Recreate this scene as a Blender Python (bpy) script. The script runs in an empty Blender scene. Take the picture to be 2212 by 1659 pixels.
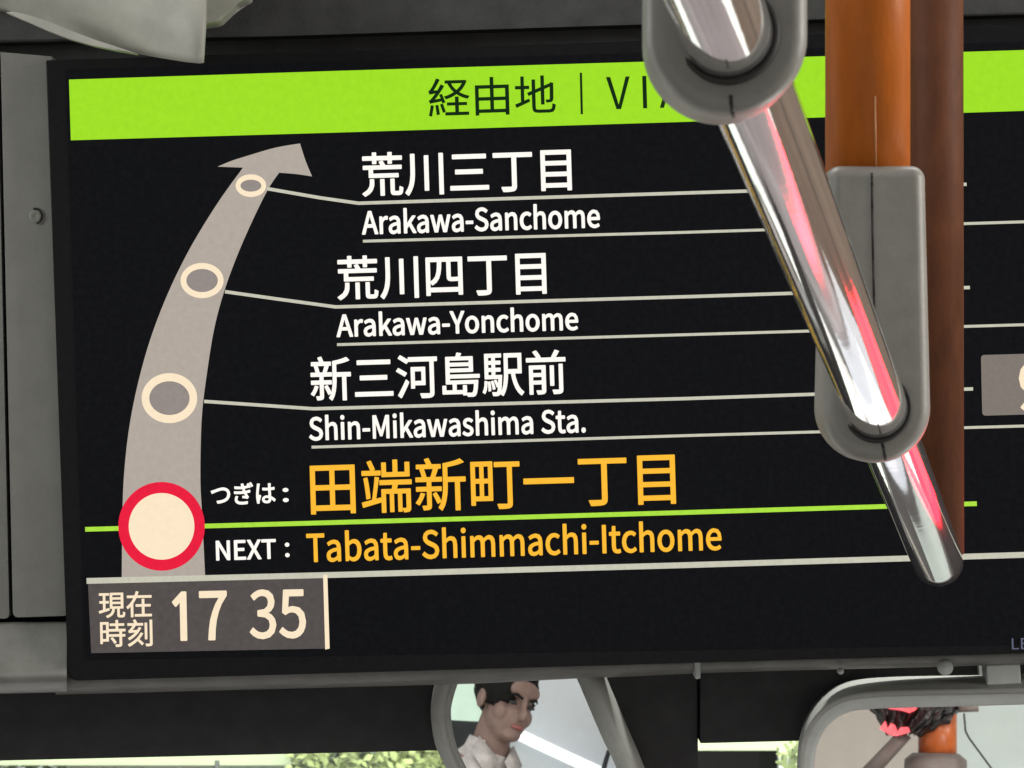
import bpy, bmesh, math, random, json
from mathutils import Vector, Matrix
from mathutils.geometry import tessellate_polygon

# ------------------------------------------------------------------ scene, camera, light
sc = bpy.context.scene
COL = sc.collection
random.seed(7)
S, D = 0.0003, 2.4                      # metres per unit on the display plane; camera distance
cam_d = bpy.data.cameras.new('camera'); cam = bpy.data.objects.new('camera', cam_d); COL.objects.link(cam)
cam.location = (0, -D, 0); cam.rotation_euler = (math.pi/2, 0, 0)
cam_d.sensor_width = 36; cam_d.lens = 18*D/(1106*S); cam_d.clip_start = .02; cam_d.clip_end = 300
sc.camera = cam
cam_d.dof.use_dof = True; cam_d.dof.focus_distance = D; cam_d.dof.aperture_fstop = 66
sc.view_settings.view_transform = 'Standard'; sc.view_settings.look = 'None'
sc.view_settings.exposure = 0; sc.view_settings.gamma = 1; sc.view_settings.use_curve_mapping = False
sc.cycles.max_bounces = 8; sc.cycles.glossy_bounces = 5; sc.cycles.transparent_max_bounces = 8
sc.cycles.caustics_reflective = False; sc.cycles.caustics_refractive = False
sc.cycles.sample_clamp_indirect = 6

W = bpy.data.worlds.new('World'); sc.world = W; W.use_nodes = True
wn = W.node_tree; wb = wn.nodes['Background']; wb.inputs['Strength'].default_value = 1.0
# soft light of a bus interior: bright ceiling, dim floor
wt = wn.nodes.new('ShaderNodeTexCoord'); wx = wn.nodes.new('ShaderNodeSeparateXYZ'); wr = wn.nodes.new('ShaderNodeValToRGB')
wm = wn.nodes.new('ShaderNodeMapRange'); wm.inputs['From Min'].default_value = -1; wm.inputs['From Max'].default_value = 1
wn.links.new(wt.outputs['Generated'], wx.inputs[0]); wn.links.new(wx.outputs['Z'], wm.inputs['Value']); wn.links.new(wm.outputs['Result'], wr.inputs['Fac'])
wr.color_ramp.elements[0].position = .15; wr.color_ramp.elements[0].color = (.10, .093, .088, 1)
wr.color_ramp.elements[1].position = .9; wr.color_ramp.elements[1].color = (.62, .61, .59, 1)
we = wr.color_ramp.elements.new(.5); we.color = (.24, .232, .222, 1)
wn.links.new(wr.outputs['Color'], wb.inputs['Color'])

def area(name, loc, target, sx, sy, power, col, spread=math.pi):
    l = bpy.data.lights.new(name, 'AREA'); l.shape = 'RECTANGLE'; l.size = sx; l.size_y = sy
    l.energy = power; l.color = col; l.spread = spread
    o = bpy.data.objects.new(name, l); COL.objects.link(o); o.location = loc
    o.rotation_euler = (Vector(target)-Vector(loc)).to_track_quat('-Z', 'Y').to_euler()
    return o
area('side_window_light', (2.0, -.72, .42), (.2, -.5, 0), .8, 1.0, 30, (1, .95, .88))
area('far_window_light', (-1.9, -1.1, .5), (-.25, -.1, .15), .7, .7, 1.3, (.97, 1, .95), .75)
area('red_led_light', (.45, -.03, -.17), (.45, -1, -.17), .17, .15, .30, (1, .010, .024), 1.75)
area('red_led_light', (.42, -.03, -.465), (.42, -1, -.465), .31, .062, .36, (1, .010, .024), 1.9)
area('rail_streak_light', (.36, -.03, -.315), (.36, -1, -.315), .28, .112, .085, (.86, .93, 1))  # added lamp, puts the broad mirror's white streak on the rail
area('daylight', (0, 3.5, 5.5), (0, 11, -1), 7, 4, 4200, (1, 1, .95))

# outlines of the letters and characters that stand on the display (advance, closed polygons)
GLYPHS = r'''{"-":[121,[[16,86,106,86,106,110,16,110]]],".":[97,[[49,-5,60,-1,69,7,72,20,69,32,60,41,49,44,37,41,29,32,26,20,29,7,37,-1]]],"1":[194,[[31,0,172,0,172,27,120,27,120,257,96,257,81,249,63,243,42,238,42,218,88,218,88,27,31,27]]],"3":[194,[[92,-5,134,4,163,29,175,69,167,100,148,121,120,134,120,136,144,149,160,169,166,197,156,232,130,254,91,261,64,257,40,246,20,231,37,210,53,223,70,232,90,235,113,230,128,216,133,195,127,170,104,152,62,146,62,121,109,115,135,97,142,70,135,44,117,28,90,22,64,26,43,37,27,51,10,31,30,13,57,0]]],"5":[194,[[92,-5,117,-1,140,10,159,28,171,53,176,83,165,130,137,157,98,165,84,164,72,161,60,155,67,229,163,229,163,257,39,257,30,137,47,126,61,134,75,139,90,141,118,134,137,114,143,83,136,50,116,29,89,22,62,26,42,37,26,50,9,29,30,13,56,0]]],"7":[194,[[69,0,103,0,106,56,114,105,127,149,147,193,178,237,178,257,17,257,17,229,142,229,115,188,96,146,82,103,74,55]]],"9":[194,[[82,-5,110,0,136,16,156,44,170,84,175,139,171,183,159,217,141,242,117,256,89,261,52,251,26,222,15,178,24,133,49,106,86,97,107,101,128,112,145,129,141,87,131,57,117,37,100,25,81,22,65,24,50,31,38,42,20,22,37,8,57,-1],[145,155,127,136,109,125,91,121,66,128,51,148,46,178,51,209,67,229,89,236,117,227,136,200]]],":":[97,[[49,137,60,140,69,148,72,161,69,174,60,182,49,186,37,182,29,174,26,161,29,148,37,140],[49,-5,60,-1,69,7,72,20,69,32,60,41,49,44,37,41,29,32,26,20,29,7,37,-1]]],"A":[213,[[1,0,34,0,59,78,153,78,177,0,211,0,124,257,88,257],[67,104,79,144,105,230,106,230,132,144,145,104]]],"E":[206,[[35,0,187,0,187,28,68,28,68,121,165,121,165,149,68,149,68,229,183,229,183,257,35,257]]],"I":[103,[[35,0,68,0,68,257,35,257]]],"L":[190,[[35,0,180,0,180,28,68,28,68,257,35,257]]],"M":[284,[[35,0,64,0,64,142,60,218,62,218,82,159,131,26,153,26,201,159,222,218,223,218,219,142,219,0,249,0,249,257,210,257,161,119,143,66,142,66,123,119,74,257,35,257]]],"N":[253,[[35,0,66,0,66,135,62,215,63,215,91,162,185,0,218,0,218,257,187,257,187,123,192,42,190,42,162,95,68,257,35,257]]],"S":[209,[[106,-5,153,5,183,31,194,68,187,100,168,122,141,137,104,153,84,162,68,175,62,196,68,215,84,228,110,233,132,230,151,222,168,209,185,230,164,246,139,257,110,261,68,252,39,228,29,193,37,162,57,141,81,127,118,111,140,101,155,87,161,65,154,44,136,29,107,24,81,28,57,39,36,56,17,33,42,13,72,0]]],"T":[210,[[89,0,121,0,121,229,199,229,199,257,11,257,11,229,89,229]]],"V":[201,[[82,0,120,0,201,257,168,257,127,118,102,33,101,33,76,118,34,257,0,257]]],"X":[201,[[6,0,40,0,77,69,98,111,99,111,121,69,159,0,195,0,120,131,190,257,156,257,121,191,103,153,102,153,82,191,47,257,11,257,81,133]]],"Y":[186,[[77,0,109,0,109,99,186,257,153,257,120,184,94,128,92,128,67,184,34,257,0,257,77,99]]],"a":[197,[[76,-5,99,-1,120,9,139,23,140,23,143,0,169,0,169,117,162,158,141,185,103,195,74,191,49,182,29,170,41,148,58,158,77,165,98,168,122,161,134,144,137,120,94,114,61,103,38,90,25,72,21,49,28,20,47,2],[85,21,68,24,56,34,51,51,59,73,87,89,137,99,137,46,120,32,103,24]]],"b":[216,[[116,-5,141,0,164,13,182,34,194,62,199,98,195,131,186,158,171,178,150,191,123,195,102,191,82,182,63,168,64,202,64,279,32,279,32,0,58,0,61,20,62,20,79,7,98,-2],[111,22,97,24,81,30,64,42,64,142,82,156,99,165,115,168,144,159,160,135,165,98,158,57,139,31]]],"c":[179,[[107,-5,129,-2,150,7,169,19,155,41,142,31,127,25,110,22,79,31,59,57,51,95,59,133,80,159,111,168,125,166,137,160,149,152,165,173,150,184,132,192,110,195,81,191,56,178,36,158,23,130,18,95,23,60,35,33,54,12,79,0]]],"e":[194,[[109,-5,133,-2,154,5,172,15,160,36,146,28,130,23,113,21,81,29,59,52,50,88,178,88,179,106,170,153,145,184,103,195,78,191,55,178,36,157,23,129,18,95,23,60,36,33,55,12,80,0],[49,110,59,142,79,163,104,169,129,163,146,143,151,110]]],"h":[213,[[32,0,64,0,64,138,82,154,98,164,116,167,137,162,149,145,152,116,152,0,184,0,184,120,178,161,159,186,126,195,102,191,81,179,63,163,64,202,64,279,32,279]]],"i":[96,[[32,0,64,0,64,190,32,190],[48,229,59,232,67,239,70,251,67,262,59,269,48,271,37,269,30,262,27,251,30,239,37,232]]],"k":[193,[[32,0,64,0,64,50,99,92,155,0,190,0,118,113,181,190,146,190,65,90,64,90,64,279,32,279]]],"m":[324,[[32,0,64,0,64,138,81,154,97,164,112,167,132,162,144,145,147,116,147,0,179,0,179,138,196,154,212,164,227,167,247,162,259,145,263,116,263,0,294,0,294,120,288,161,269,186,237,195,215,190,194,178,174,159,164,178,146,191,121,195,100,191,80,179,62,162,58,190,32,190]]],"n":[214,[[32,0,64,0,64,138,82,154,98,164,116,167,137,162,149,145,152,116,152,0,184,0,184,120,178,161,159,186,126,195,102,191,81,179,62,162,58,190,32,190]]],"o":[212,[[106,-5,133,0,157,12,176,33,189,60,194,95,189,130,176,158,157,178,133,191,106,195,79,191,55,178,36,158,23,130,18,95,23,60,36,33,55,12,79,0],[106,22,77,31,58,57,51,95,58,133,77,159,106,168,135,159,154,133,161,95,154,57,135,31]]],"r":[136,[[32,0,64,0,64,122,79,148,95,162,112,166,131,163,137,191,116,195,96,190,78,176,62,155,58,190,32,190]]],"s":[164,[[82,-5,120,3,143,24,151,52,142,81,120,98,93,110,73,118,58,128,52,143,56,156,68,166,88,170,103,168,117,162,131,153,146,173,130,184,110,192,87,195,52,188,29,168,22,141,30,115,51,97,77,86,98,78,114,66,120,50,116,35,104,24,83,20,62,23,44,31,27,43,11,22,31,8,56,-1]]],"t":[132,[[92,-5,104,-4,116,-1,127,2,121,27,99,21,82,26,72,38,70,58,70,164,121,164,121,190,70,190,70,244,43,244,40,190,9,188,9,164,38,164,38,59,43,25,60,3]]],"w":[281,[[62,0,99,0,126,102,139,157,141,157,154,103,181,0,220,0,272,190,241,190,213,80,202,27,200,27,187,80,157,190,126,190,96,80,83,27,82,27,70,80,42,190,9,190]]],"\u304e":[350,[[265,280,248,273,276,223,294,232],[303,294,285,286,314,238,333,246],[93,92,65,97,58,82,54,66,52,47,57,23,70,5,92,-8,122,-16,159,-18,188,-17,216,-15,241,-12,243,16,217,12,189,9,159,8,114,13,87,28,78,52,80,66,85,79],[162,243,164,235,129,234,90,235,49,239,50,213,77,211,102,210,127,209,150,210,171,211,180,183,187,165,162,164,134,163,105,163,74,164,42,167,43,141,76,139,109,138,141,138,170,139,197,141,225,91,172,97,170,76,196,73,223,69,246,64,261,86,248,101,223,144,287,157,283,183,264,178,240,172,213,168,204,189,197,213,258,225,255,251,236,245,214,240,190,237,182,278,152,275]]],"\u3064":[350,[[26,183,39,152,62,161,95,174,135,187,175,197,213,201,253,193,279,169,287,136,278,98,253,70,215,50,167,39,114,34,126,5,188,13,240,29,282,55,308,90,318,135,313,167,298,193,275,212,247,224,214,228,181,225,147,218,115,209,86,200,64,193]]],"\u306f":[350,[[89,268,58,270,56,245,53,224,49,195,45,163,42,130,40,98,42,54,47,16,54,-13,78,-11,77,1,79,17,104,94,89,105,69,54,66,103,67,129,70,160,74,191,79,220,83,244],[237,65,237,53,234,32,222,19,199,14,177,18,162,27,156,42,162,57,178,67,201,70],[262,270,231,270,232,248,232,205,199,204,140,207,140,181,199,178,232,179,236,89,203,92,164,85,139,66,131,39,139,12,164,-5,204,-11,240,-3,259,18,264,46,264,53,282,41,300,28,317,12,333,36,313,52,290,68,263,81,259,181,320,187,320,214,259,206,260,249]]],"\u4e00":[350,[[15,151,15,122,336,122,336,151]]],"\u4e01":[350,[[21,262,21,235,171,235,171,15,169,9,166,6,159,5,85,5,98,-25,134,-25,161,-23,180,-20,192,-13,199,-2,201,15,201,235,329,235,329,262]]],"\u4e09":[350,[[43,260,43,234,308,234,308,260],[65,146,65,119,280,119,280,146],[23,24,23,-2,327,-2,327,24]]],"\u523b":[350,[[298,290,298,6,297,1,294,-1,290,-2,242,-2,251,-27,277,-27,296,-25,309,-22,318,-17,322,-8,324,6,324,290],[235,254,235,58,260,58,260,254],[161,202,140,168,69,165,86,184,103,205,118,227,210,227,210,251,138,251,132,265,124,281,114,296,90,289,109,251,19,251,19,227,88,227,72,205,58,187,49,176,42,170,35,165,29,162,37,138,47,140,71,142,121,146,104,128,86,112,66,97,45,84,23,72,40,51,74,72,107,97,137,126,163,159,185,195],[184,136,160,100,131,68,97,39,60,15,21,-5,37,-27,59,-16,80,-3,101,11,121,26,140,43,195,-12,214,5,157,59,176,80,193,103,208,126]]],"\u524d":[350,[[211,180,211,36,236,36,236,180],[283,190,283,5,282,1,280,-1,275,-2,229,-1,238,-27,262,-26,281,-25,294,-22,302,-17,307,-8,308,5,308,190],[253,296,220,239,115,239,132,245,123,261,111,278,97,294,73,286,85,270,97,254,105,239,19,239,19,215,332,215,332,239,250,239,281,287],[143,105,143,70,65,70,65,105],[143,126,65,126,65,161,143,161],[41,183,41,-26,65,-26,65,49,143,49,143,2,143,-1,141,-3,137,-4,98,-3,107,-27,128,-26,144,-25,156,-22,164,-17,168,-9,169,2,169,183]]],"\u56db":[350,[[31,264,31,-16,57,-16,57,10,291,10,291,-14,318,-14,318,264],[57,36,57,238,123,238,121,192,116,154,106,123,88,100,62,82,78,62,108,82,128,109,140,144,147,186,149,238,198,238,198,129,200,106,210,94,228,90,266,90,288,92,286,114,266,112,231,112,226,114,223,119,223,128,223,238,291,238,291,36]]],"\u5728":[350,[[137,294,118,240,22,240,22,215,107,215,92,188,76,163,57,140,36,119,13,100,27,76,68,111,68,-27,94,-27,94,143,110,166,124,190,137,215,329,215,329,240,147,240,164,287],[209,196,209,129,131,129,131,104,209,104,209,5,117,5,117,-20,328,-20,328,5,236,5,236,104,315,104,315,129,236,129,236,196]]],"\u5730":[350,[[150,262,150,166,112,150,122,126,150,138,150,28,155,-2,171,-16,202,-20,289,-20,317,-14,331,6,338,44,314,54,311,23,303,8,287,4,203,4,185,6,177,12,175,27,175,149,222,169,222,50,247,50,247,180,296,201,294,97,292,91,288,88,283,88,260,88,266,65,299,68,308,72,314,79,318,91,320,104,320,124,321,152,321,185,321,223,323,228,304,235,299,231,294,226,247,207,247,294,222,294,222,196,175,176,175,262],[12,54,22,28,130,77,124,100,84,83,84,185,126,185,126,210,84,210,84,290,60,290,60,210,15,210,15,185,60,185,60,73]]],"\u5cf6":[350,[[63,266,63,69,292,69,288,31,283,8,277,-3,266,-6,231,-5,237,-27,277,-28,286,-26,292,-24,298,-19,306,-3,313,28,318,78,319,89,89,89,89,112,332,112,332,133,89,133,89,158,279,158,279,266,172,266,186,291,155,296,145,266],[253,202,253,178,89,178,89,202],[253,221,89,221,89,246,253,246],[34,52,34,-5,201,-5,201,-16,225,-16,225,53,201,53,201,16,142,16,142,63,118,63,118,16,58,16,58,52]]],"\u5ddd":[350,[[56,275,56,156,55,120,51,84,44,50,30,17,10,-13,32,-31,54,2,69,38,78,76,82,116,83,156,83,275],[167,261,167,3,194,3,194,261],[285,276,285,-28,312,-28,312,276]]],"\u65b0":[350,[[126,75,155,18,173,29,166,46,156,65,144,84],[47,82,39,61,28,41,14,24,33,11,46,30,59,53,69,77],[194,261,194,140,193,111,191,80,185,48,176,18,161,-9,181,-25,198,5,208,38,214,73,217,108,218,140,218,151,271,151,271,-26,297,-26,297,151,335,151,335,176,218,176,218,243,256,250,292,258,325,269,303,288,272,277,234,268],[75,290,90,257,21,257,21,235,176,235,176,257,118,257,99,296],[132,234,113,178,16,178,16,155,88,155,88,119,18,119,18,96,88,96,88,6,88,4,86,2,84,2,57,2,64,-21,80,-20,92,-19,102,-16,108,-12,111,-4,112,6,112,96,178,96,178,119,112,119,112,155,182,155,182,178,137,178,157,228],[44,228,50,211,55,193,58,178,81,184,77,199,72,216,65,233]]],"\u6642":[350,[[156,73,174,53,189,31,200,12,223,25,211,45,195,66,177,85],[221,294,221,252,147,252,147,229,221,229,221,185,133,185,133,161,267,161,267,121,134,121,134,98,267,98,267,4,266,0,264,-2,260,-3,213,-3,222,-28,247,-27,265,-26,279,-23,287,-18,292,-9,293,3,293,98,334,98,334,121,293,121,293,161,338,161,338,185,247,185,247,229,323,229,323,252,247,252,247,294],[102,146,102,65,51,65,51,146],[102,169,51,169,51,247,102,247],[27,271,27,12,51,12,51,41,127,41,127,271]]],"\u6cb3":[350,[[11,175,76,137,91,158,26,194],[22,-6,44,-23,57,-3,70,20,83,43,96,67,107,90,88,107,75,83,61,58,47,34,34,13],[28,270,93,231,109,252,109,246,284,246,284,11,283,4,279,1,273,0,203,1,214,-27,248,-27,274,-26,291,-22,302,-16,308,-6,310,10,310,246,338,246,338,272,109,272,109,252,43,289],[130,198,130,46,154,46,154,70,240,70,240,198],[154,174,216,174,216,94,154,94]]],"\u73fe":[350,[[179,200,293,200,293,165,179,165],[179,144,293,144,293,108,179,108],[179,257,293,257,293,221,179,221],[11,52,18,27,143,64,140,88,91,74,91,153,134,153,134,177,91,177,91,252,138,252,138,276,17,276,17,252,66,252,66,177,21,177,21,153,66,153,66,67],[154,279,154,86,185,86,180,60,171,38,156,19,133,3,102,-9,117,-30,152,-15,178,4,195,27,205,54,211,86,246,86,246,7,248,-13,258,-23,277,-26,311,-26,328,-21,337,-4,341,29,319,39,317,12,314,0,308,-3,281,-3,275,-2,272,1,271,7,271,86,319,86,319,279]]],"\u7530":[350,[[34,270,34,-25,60,-25,60,-4,291,-4,291,-25,318,-25,318,270],[60,23,60,122,160,122,160,23],[291,23,186,23,186,122,291,122],[60,148,60,244,160,244,160,148],[291,148,186,148,186,244,291,244]]],"\u7531":[350,[[66,98,161,98,161,20,66,20],[284,98,284,20,187,20,187,98],[66,124,66,200,161,200,161,124],[284,124,187,124,187,200,284,200],[161,294,161,226,40,226,40,-28,66,-28,66,-6,284,-6,284,-27,311,-27,311,226,187,226,187,294]]],"\u753a":[350,[[24,264,24,-1,47,-1,47,26,160,26,160,264],[47,240,81,240,81,158,47,158],[47,49,47,135,81,135,81,49],[137,135,137,49,102,49,102,135],[137,158,102,158,102,240,137,240],[176,259,176,234,260,234,260,8,259,3,256,0,251,-1,193,0,202,-26,232,-26,254,-25,270,-22,280,-16,285,-6,286,8,286,234,336,234,336,259]]],"\u76ee":[350,[[82,165,266,165,266,107,82,107],[82,190,82,246,266,246,266,190],[82,82,266,82,266,23,82,23],[55,272,55,-26,82,-26,82,-2,266,-2,266,-26,293,-26,293,272]]],"\u7aef":[350,[[18,228,18,204,136,204,136,228],[29,183,33,159,37,132,40,106,43,80,44,58,65,62,64,84,61,109,58,136,54,162,49,187],[53,284,76,231,99,239,75,291],[143,112,143,-28,166,-28,166,89,197,89,197,-25,218,-25,218,89,250,89,250,-24,271,-24,271,89,304,89,304,-4,304,-6,302,-7,300,-8,278,-8,286,-29,299,-28,310,-27,318,-25,324,-20,326,-13,327,-4,327,112,237,112,246,144,335,144,335,168,132,168,132,144,217,144,211,112],[147,277,147,193,323,193,323,277,298,277,298,216,245,216,245,293,220,293,220,216,171,216,171,277],[102,190,99,163,95,133,90,102,86,73,81,48,15,33,21,7,138,37,135,61,101,53,124,186]]],"\u7d4c":[350,[[66,66,75,-14,97,-9,86,71],[28,69,23,38,18,9,11,-18,33,-25,50,64],[104,74,125,5,145,12,124,79],[286,253,273,230,257,210,238,192,220,210,205,230,193,253],[146,276,146,253,183,253,168,248,182,222,198,198,218,176,192,161,165,149,137,140,152,118,182,129,211,143,238,160,264,143,293,129,325,118,341,140,311,149,283,161,258,175,284,202,305,233,321,269,304,277,299,276],[226,136,226,88,160,88,160,65,226,65,226,5,145,5,145,-19,334,-19,334,5,252,5,252,65,319,65,319,88,252,88,252,136],[23,84,33,88,60,93,117,103,123,84,144,93,119,162,99,156,111,124,56,116,74,136,90,158,107,182,123,206,137,230,113,244,86,195,49,192,68,221,86,252,103,285,77,295,60,258,43,226,31,207,24,198,18,192,12,188,20,163,71,172,41,133,31,121,22,113,14,109]]],"\u8352":[350,[[160,92,160,-25,186,-25,186,92],[242,93,242,8,244,-11,254,-21,273,-23,307,-23,323,-19,332,-4,336,26,314,35,313,12,310,2,304,-1,277,-1,271,0,268,3,267,9,267,93],[77,93,77,69,73,43,55,15,14,-12,33,-29,63,-12,84,8,96,29,102,49,103,69,103,93],[152,225,169,196,23,196,23,173,69,173,69,111,301,111,301,134,96,134,96,173,327,173,327,196,198,196,176,232],[224,294,224,266,125,266,125,294,99,294,99,266,20,266,20,242,99,242,99,215,125,215,125,242,224,242,224,214,250,214,250,242,331,242,331,266,250,266,250,294]]],"\u99c5":[350,[[79,76,85,56,90,36,93,19,107,22,104,40,99,59,92,78],[53,72,56,50,58,27,58,7,72,10,72,29,70,52,67,74],[28,79,26,49,20,21,10,-1,25,-10,36,14,42,44,44,76],[188,280,188,147,187,115,184,81,179,47,168,14,152,-15,173,-29,189,1,200,34,207,68,211,103,212,136,244,136,252,93,264,55,279,21,298,-7,322,-29,340,-8,318,11,300,35,286,65,275,99,268,136,324,136,324,280],[212,256,300,256,300,161,212,161],[87,206,87,174,53,174,53,206],[30,280,30,99,140,99,137,45,117,86,104,82,112,66,120,50,124,36,136,41,133,18,130,4,126,-4,124,-6,121,-7,116,-8,88,-6,94,-28,126,-28,134,-26,140,-23,146,-18,150,-9,154,7,157,30,160,64,163,110,164,120,109,120,109,153,153,153,153,174,109,174,109,206,153,206,153,227,109,227,109,258,160,258,160,280],[87,227,53,227,53,258,87,258],[87,153,87,120,53,120,53,153]]]}'''

# ------------------------------------------------------------------ helpers
def at(x, y, Y=0.0):
    k = S*(Y+D)/D
    return Vector(((x-1106)*k, Y, (829.5-y)*k))

def link(name, data, parent=None):
    o = bpy.data.objects.new(name, data); COL.objects.link(o)
    if parent is not None: o.parent = parent
    return o

def tag(o, label=None, cat=None, group=None, kind=None):
    if label: o['label'] = label
    if cat: o['category'] = cat
    if group: o['group'] = group
    if kind: o['kind'] = kind
    return o

def empty(name, loc=(0, 0, 0), **k):
    o = link(name, None); o.location = loc; o.empty_display_size = .02
    bpy.context.view_layer.update()
    return tag(o, **k)

def meshobj(name, verts, faces, mat, parent=None, smooth=False, world=True):
    me = bpy.data.meshes.new(name); me.from_pydata([tuple(v) for v in verts], [], faces); me.validate()
    me.materials.append(mat)
    bm = bmesh.new(); bm.from_mesh(me); bmesh.ops.recalc_face_normals(bm, faces=bm.faces); bm.to_mesh(me); bm.free()
    if smooth:
        for p in me.polygons: p.use_smooth = True
    o = link(name, me, parent)
    if parent is not None and world:
        o.matrix_parent_inverse = Matrix.Translation(parent.location).inverted() if parent.rotation_euler[:] == (0, 0, 0) else parent.matrix_world.inverted()
    return o

def bmobj(name, bm, mat, parent=None, smooth=False, world=True):
    me = bpy.data.meshes.new(name); bmesh.ops.recalc_face_normals(bm, faces=bm.faces); bm.to_mesh(me); bm.free()
    me.materials.append(mat)
    if smooth:
        for p in me.polygons: p.use_smooth = True
    o = link(name, me, parent)
    if parent is not None and world:
        o.matrix_parent_inverse = Matrix.Translation(parent.location).inverted()
    return o

def bake(o):
    """apply the modifiers of o"""
    dg = bpy.context.evaluated_depsgraph_get()
    me = bpy.data.meshes.new_from_object(o.evaluated_get(dg))
    old = o.data; o.modifiers.clear(); o.data = me; me.name = o.name
    bpy.data.meshes.remove(old)

def prism(name, pts, y0, y1, mat, parent=None, bevel=0, seg=3, smooth=False):
    """polygon given on the display's scale at depth y0, extruded straight back to y1"""
    f = [at(x, y, y0) for x, y in pts]
    bm = bmesh.new()
    a = [bm.verts.new(v) for v in f]; b = [bm.verts.new((v.x, y1, v.z)) for v in f]
    n = len(a)
    bm.faces.new(a); bm.faces.new(b[::-1])
    for i in range(n): bm.faces.new((a[i], b[i], b[(i+1) % n], a[(i+1) % n]))
    if bevel:
        bmesh.ops.bevel(bm, geom=list(bm.edges), offset=bevel, segments=seg, affect='EDGES', profile=.5, clamp_overlap=True)
    return bmobj(name, bm, mat, parent, smooth)

def round_poly(pts, radii, n=6):
    """round chosen corners of a polygon"""
    out = []
    N = len(pts)
    for i, (p, r) in enumerate(zip(pts, radii)):
        if not r: out.append(p); continue
        p = Vector(p); a = (Vector(pts[i-1])-p).normalized(); b = (Vector(pts[(i+1) % N])-p).normalized()
        s = p+a*r; e = p+b*r
        for k in range(n+1):
            t = k/n
            q = s*(1-t)**2+p*2*t*(1-t)+e*t*t
            out.append((q.x, q.y))
    return out

def tube_mesh(bm, p0, p1, r0, r1=None, n=32, cap=True):
    p0 = Vector(p0); p1 = Vector(p1); r1 = r0 if r1 is None else r1
    d = (p1-p0).normalized(); u = d.orthogonal().normalized(); v = d.cross(u)
    A = [bm.verts.new(p0+(u*math.cos(2*math.pi*i/n)+v*math.sin(2*math.pi*i/n))*r0) for i in range(n)]
    B = [bm.verts.new(p1+(u*math.cos(2*math.pi*i/n)+v*math.sin(2*math.pi*i/n))*r1) for i in range(n)]
    for i in range(n): bm.faces.new((A[i], A[(i+1) % n], B[(i+1) % n], B[i]))
    if cap: bm.faces.new(A[::-1]); bm.faces.new(B)

def lathe(bm, p0, axis, prof, n=48, close=False):
    """profile [(distance along axis, radius)]"""
    p0 = Vector(p0); d = Vector(axis).normalized(); u = d.orthogonal().normalized(); v = d.cross(u)
    rows = []
    for t, r in prof:
        rows.append([bm.verts.new(p0+d*t+(u*math.cos(2*math.pi*i/n)+v*math.sin(2*math.pi*i/n))*max(r, 1e-5)) for i in range(n)])
    for a, b in zip(rows, rows[1:]):
        for i in range(n): bm.faces.new((a[i], a[(i+1) % n], b[(i+1) % n], b[i]))
    if close:
        for i in range(n): bm.faces.new((rows[-1][i], rows[-1][(i+1) % n], rows[0][(i+1) % n], rows[0][i]))

# ------------------------------------------------------------------ materials
def lin(c):
    return tuple(((v/255)/12.92 if v/255 <= .04045 else ((v/255+.055)/1.055)**2.4) for v in c)

def mat(name, col, rough=.5, metal=0, var=.12, scale=60, bump=0, bscale=300, spec=.5, emit=None, estr=0, stretch=None):
    m = bpy.data.materials.new(name); m.use_nodes = True; nt = m.node_tree; b = nt.nodes['Principled BSDF']
    tc = nt.nodes.new('ShaderNodeTexCoord'); src = tc.outputs['Object']
    if stretch:
        mp = nt.nodes.new('ShaderNodeMapping'); mp.inputs['Scale'].default_value = stretch
        nt.links.new(src, mp.inputs['Vector']); src = mp.outputs['Vector']
    n = nt.nodes.new('ShaderNodeTexNoise'); n.inputs['Scale'].default_value = scale; n.inputs['Detail'].default_value = 5
    n.inputs['Roughness'].default_value = .65
    nt.links.new(src, n.inputs['Vector'])
    r = nt.nodes.new('ShaderNodeMapRange'); r.inputs['From Min'].default_value = .3; r.inputs['From Max'].default_value = .7
    r.inputs['To Min'].default_value = 1-var; r.inputs['To Max'].default_value = 1+var
    nt.links.new(n.outputs['Fac'], r.inputs['Value'])
    mx = nt.nodes.new('ShaderNodeVectorMath'); mx.operation = 'SCALE'; mx.inputs[0].default_value = col[:3]
    nt.links.new(r.outputs['Result'], mx.inputs['Scale'])
    nt.links.new(mx.outputs['Vector'], b.inputs['Base Color'])
    b.inputs['Roughness'].default_value = rough; b.inputs['Metallic'].default_value = metal
    b.inputs['Specular IOR Level'].default_value = spec
    if bump:
        n2 = nt.nodes.new('ShaderNodeTexNoise'); n2.inputs['Scale'].default_value = bscale; n2.inputs['Detail'].default_value = 3
        nt.links.new(src, n2.inputs['Vector'])
        bp = nt.nodes.new('ShaderNodeBump'); bp.inputs['Strength'].default_value = bump; bp.inputs['Distance'].default_value = .001
        nt.links.new(n2.outputs['Fac'], bp.inputs['Height']); nt.links.new(bp.outputs['Normal'], b.inputs['Normal'])
    if emit:
        mx2 = nt.nodes.new('ShaderNodeVectorMath'); mx2.operation = 'SCALE'; mx2.inputs[0].default_value = emit[:3]
        nt.links.new(r.outputs['Result'], mx2.inputs['Scale'])
        nt.links.new(mx2.outputs['Vector'], b.inputs['Emission Color']); b.inputs['Emission Strength'].default_value = estr
    return m

def lcd(name, rgb, k=1.0, var=.06, scale=330):
    """lit pixels of the display: black matt glass that gives off the colour"""
    return mat(name, (.004, .004, .004), .6, var=var, scale=scale, spec=.05, emit=lin(rgb), estr=k)

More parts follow.
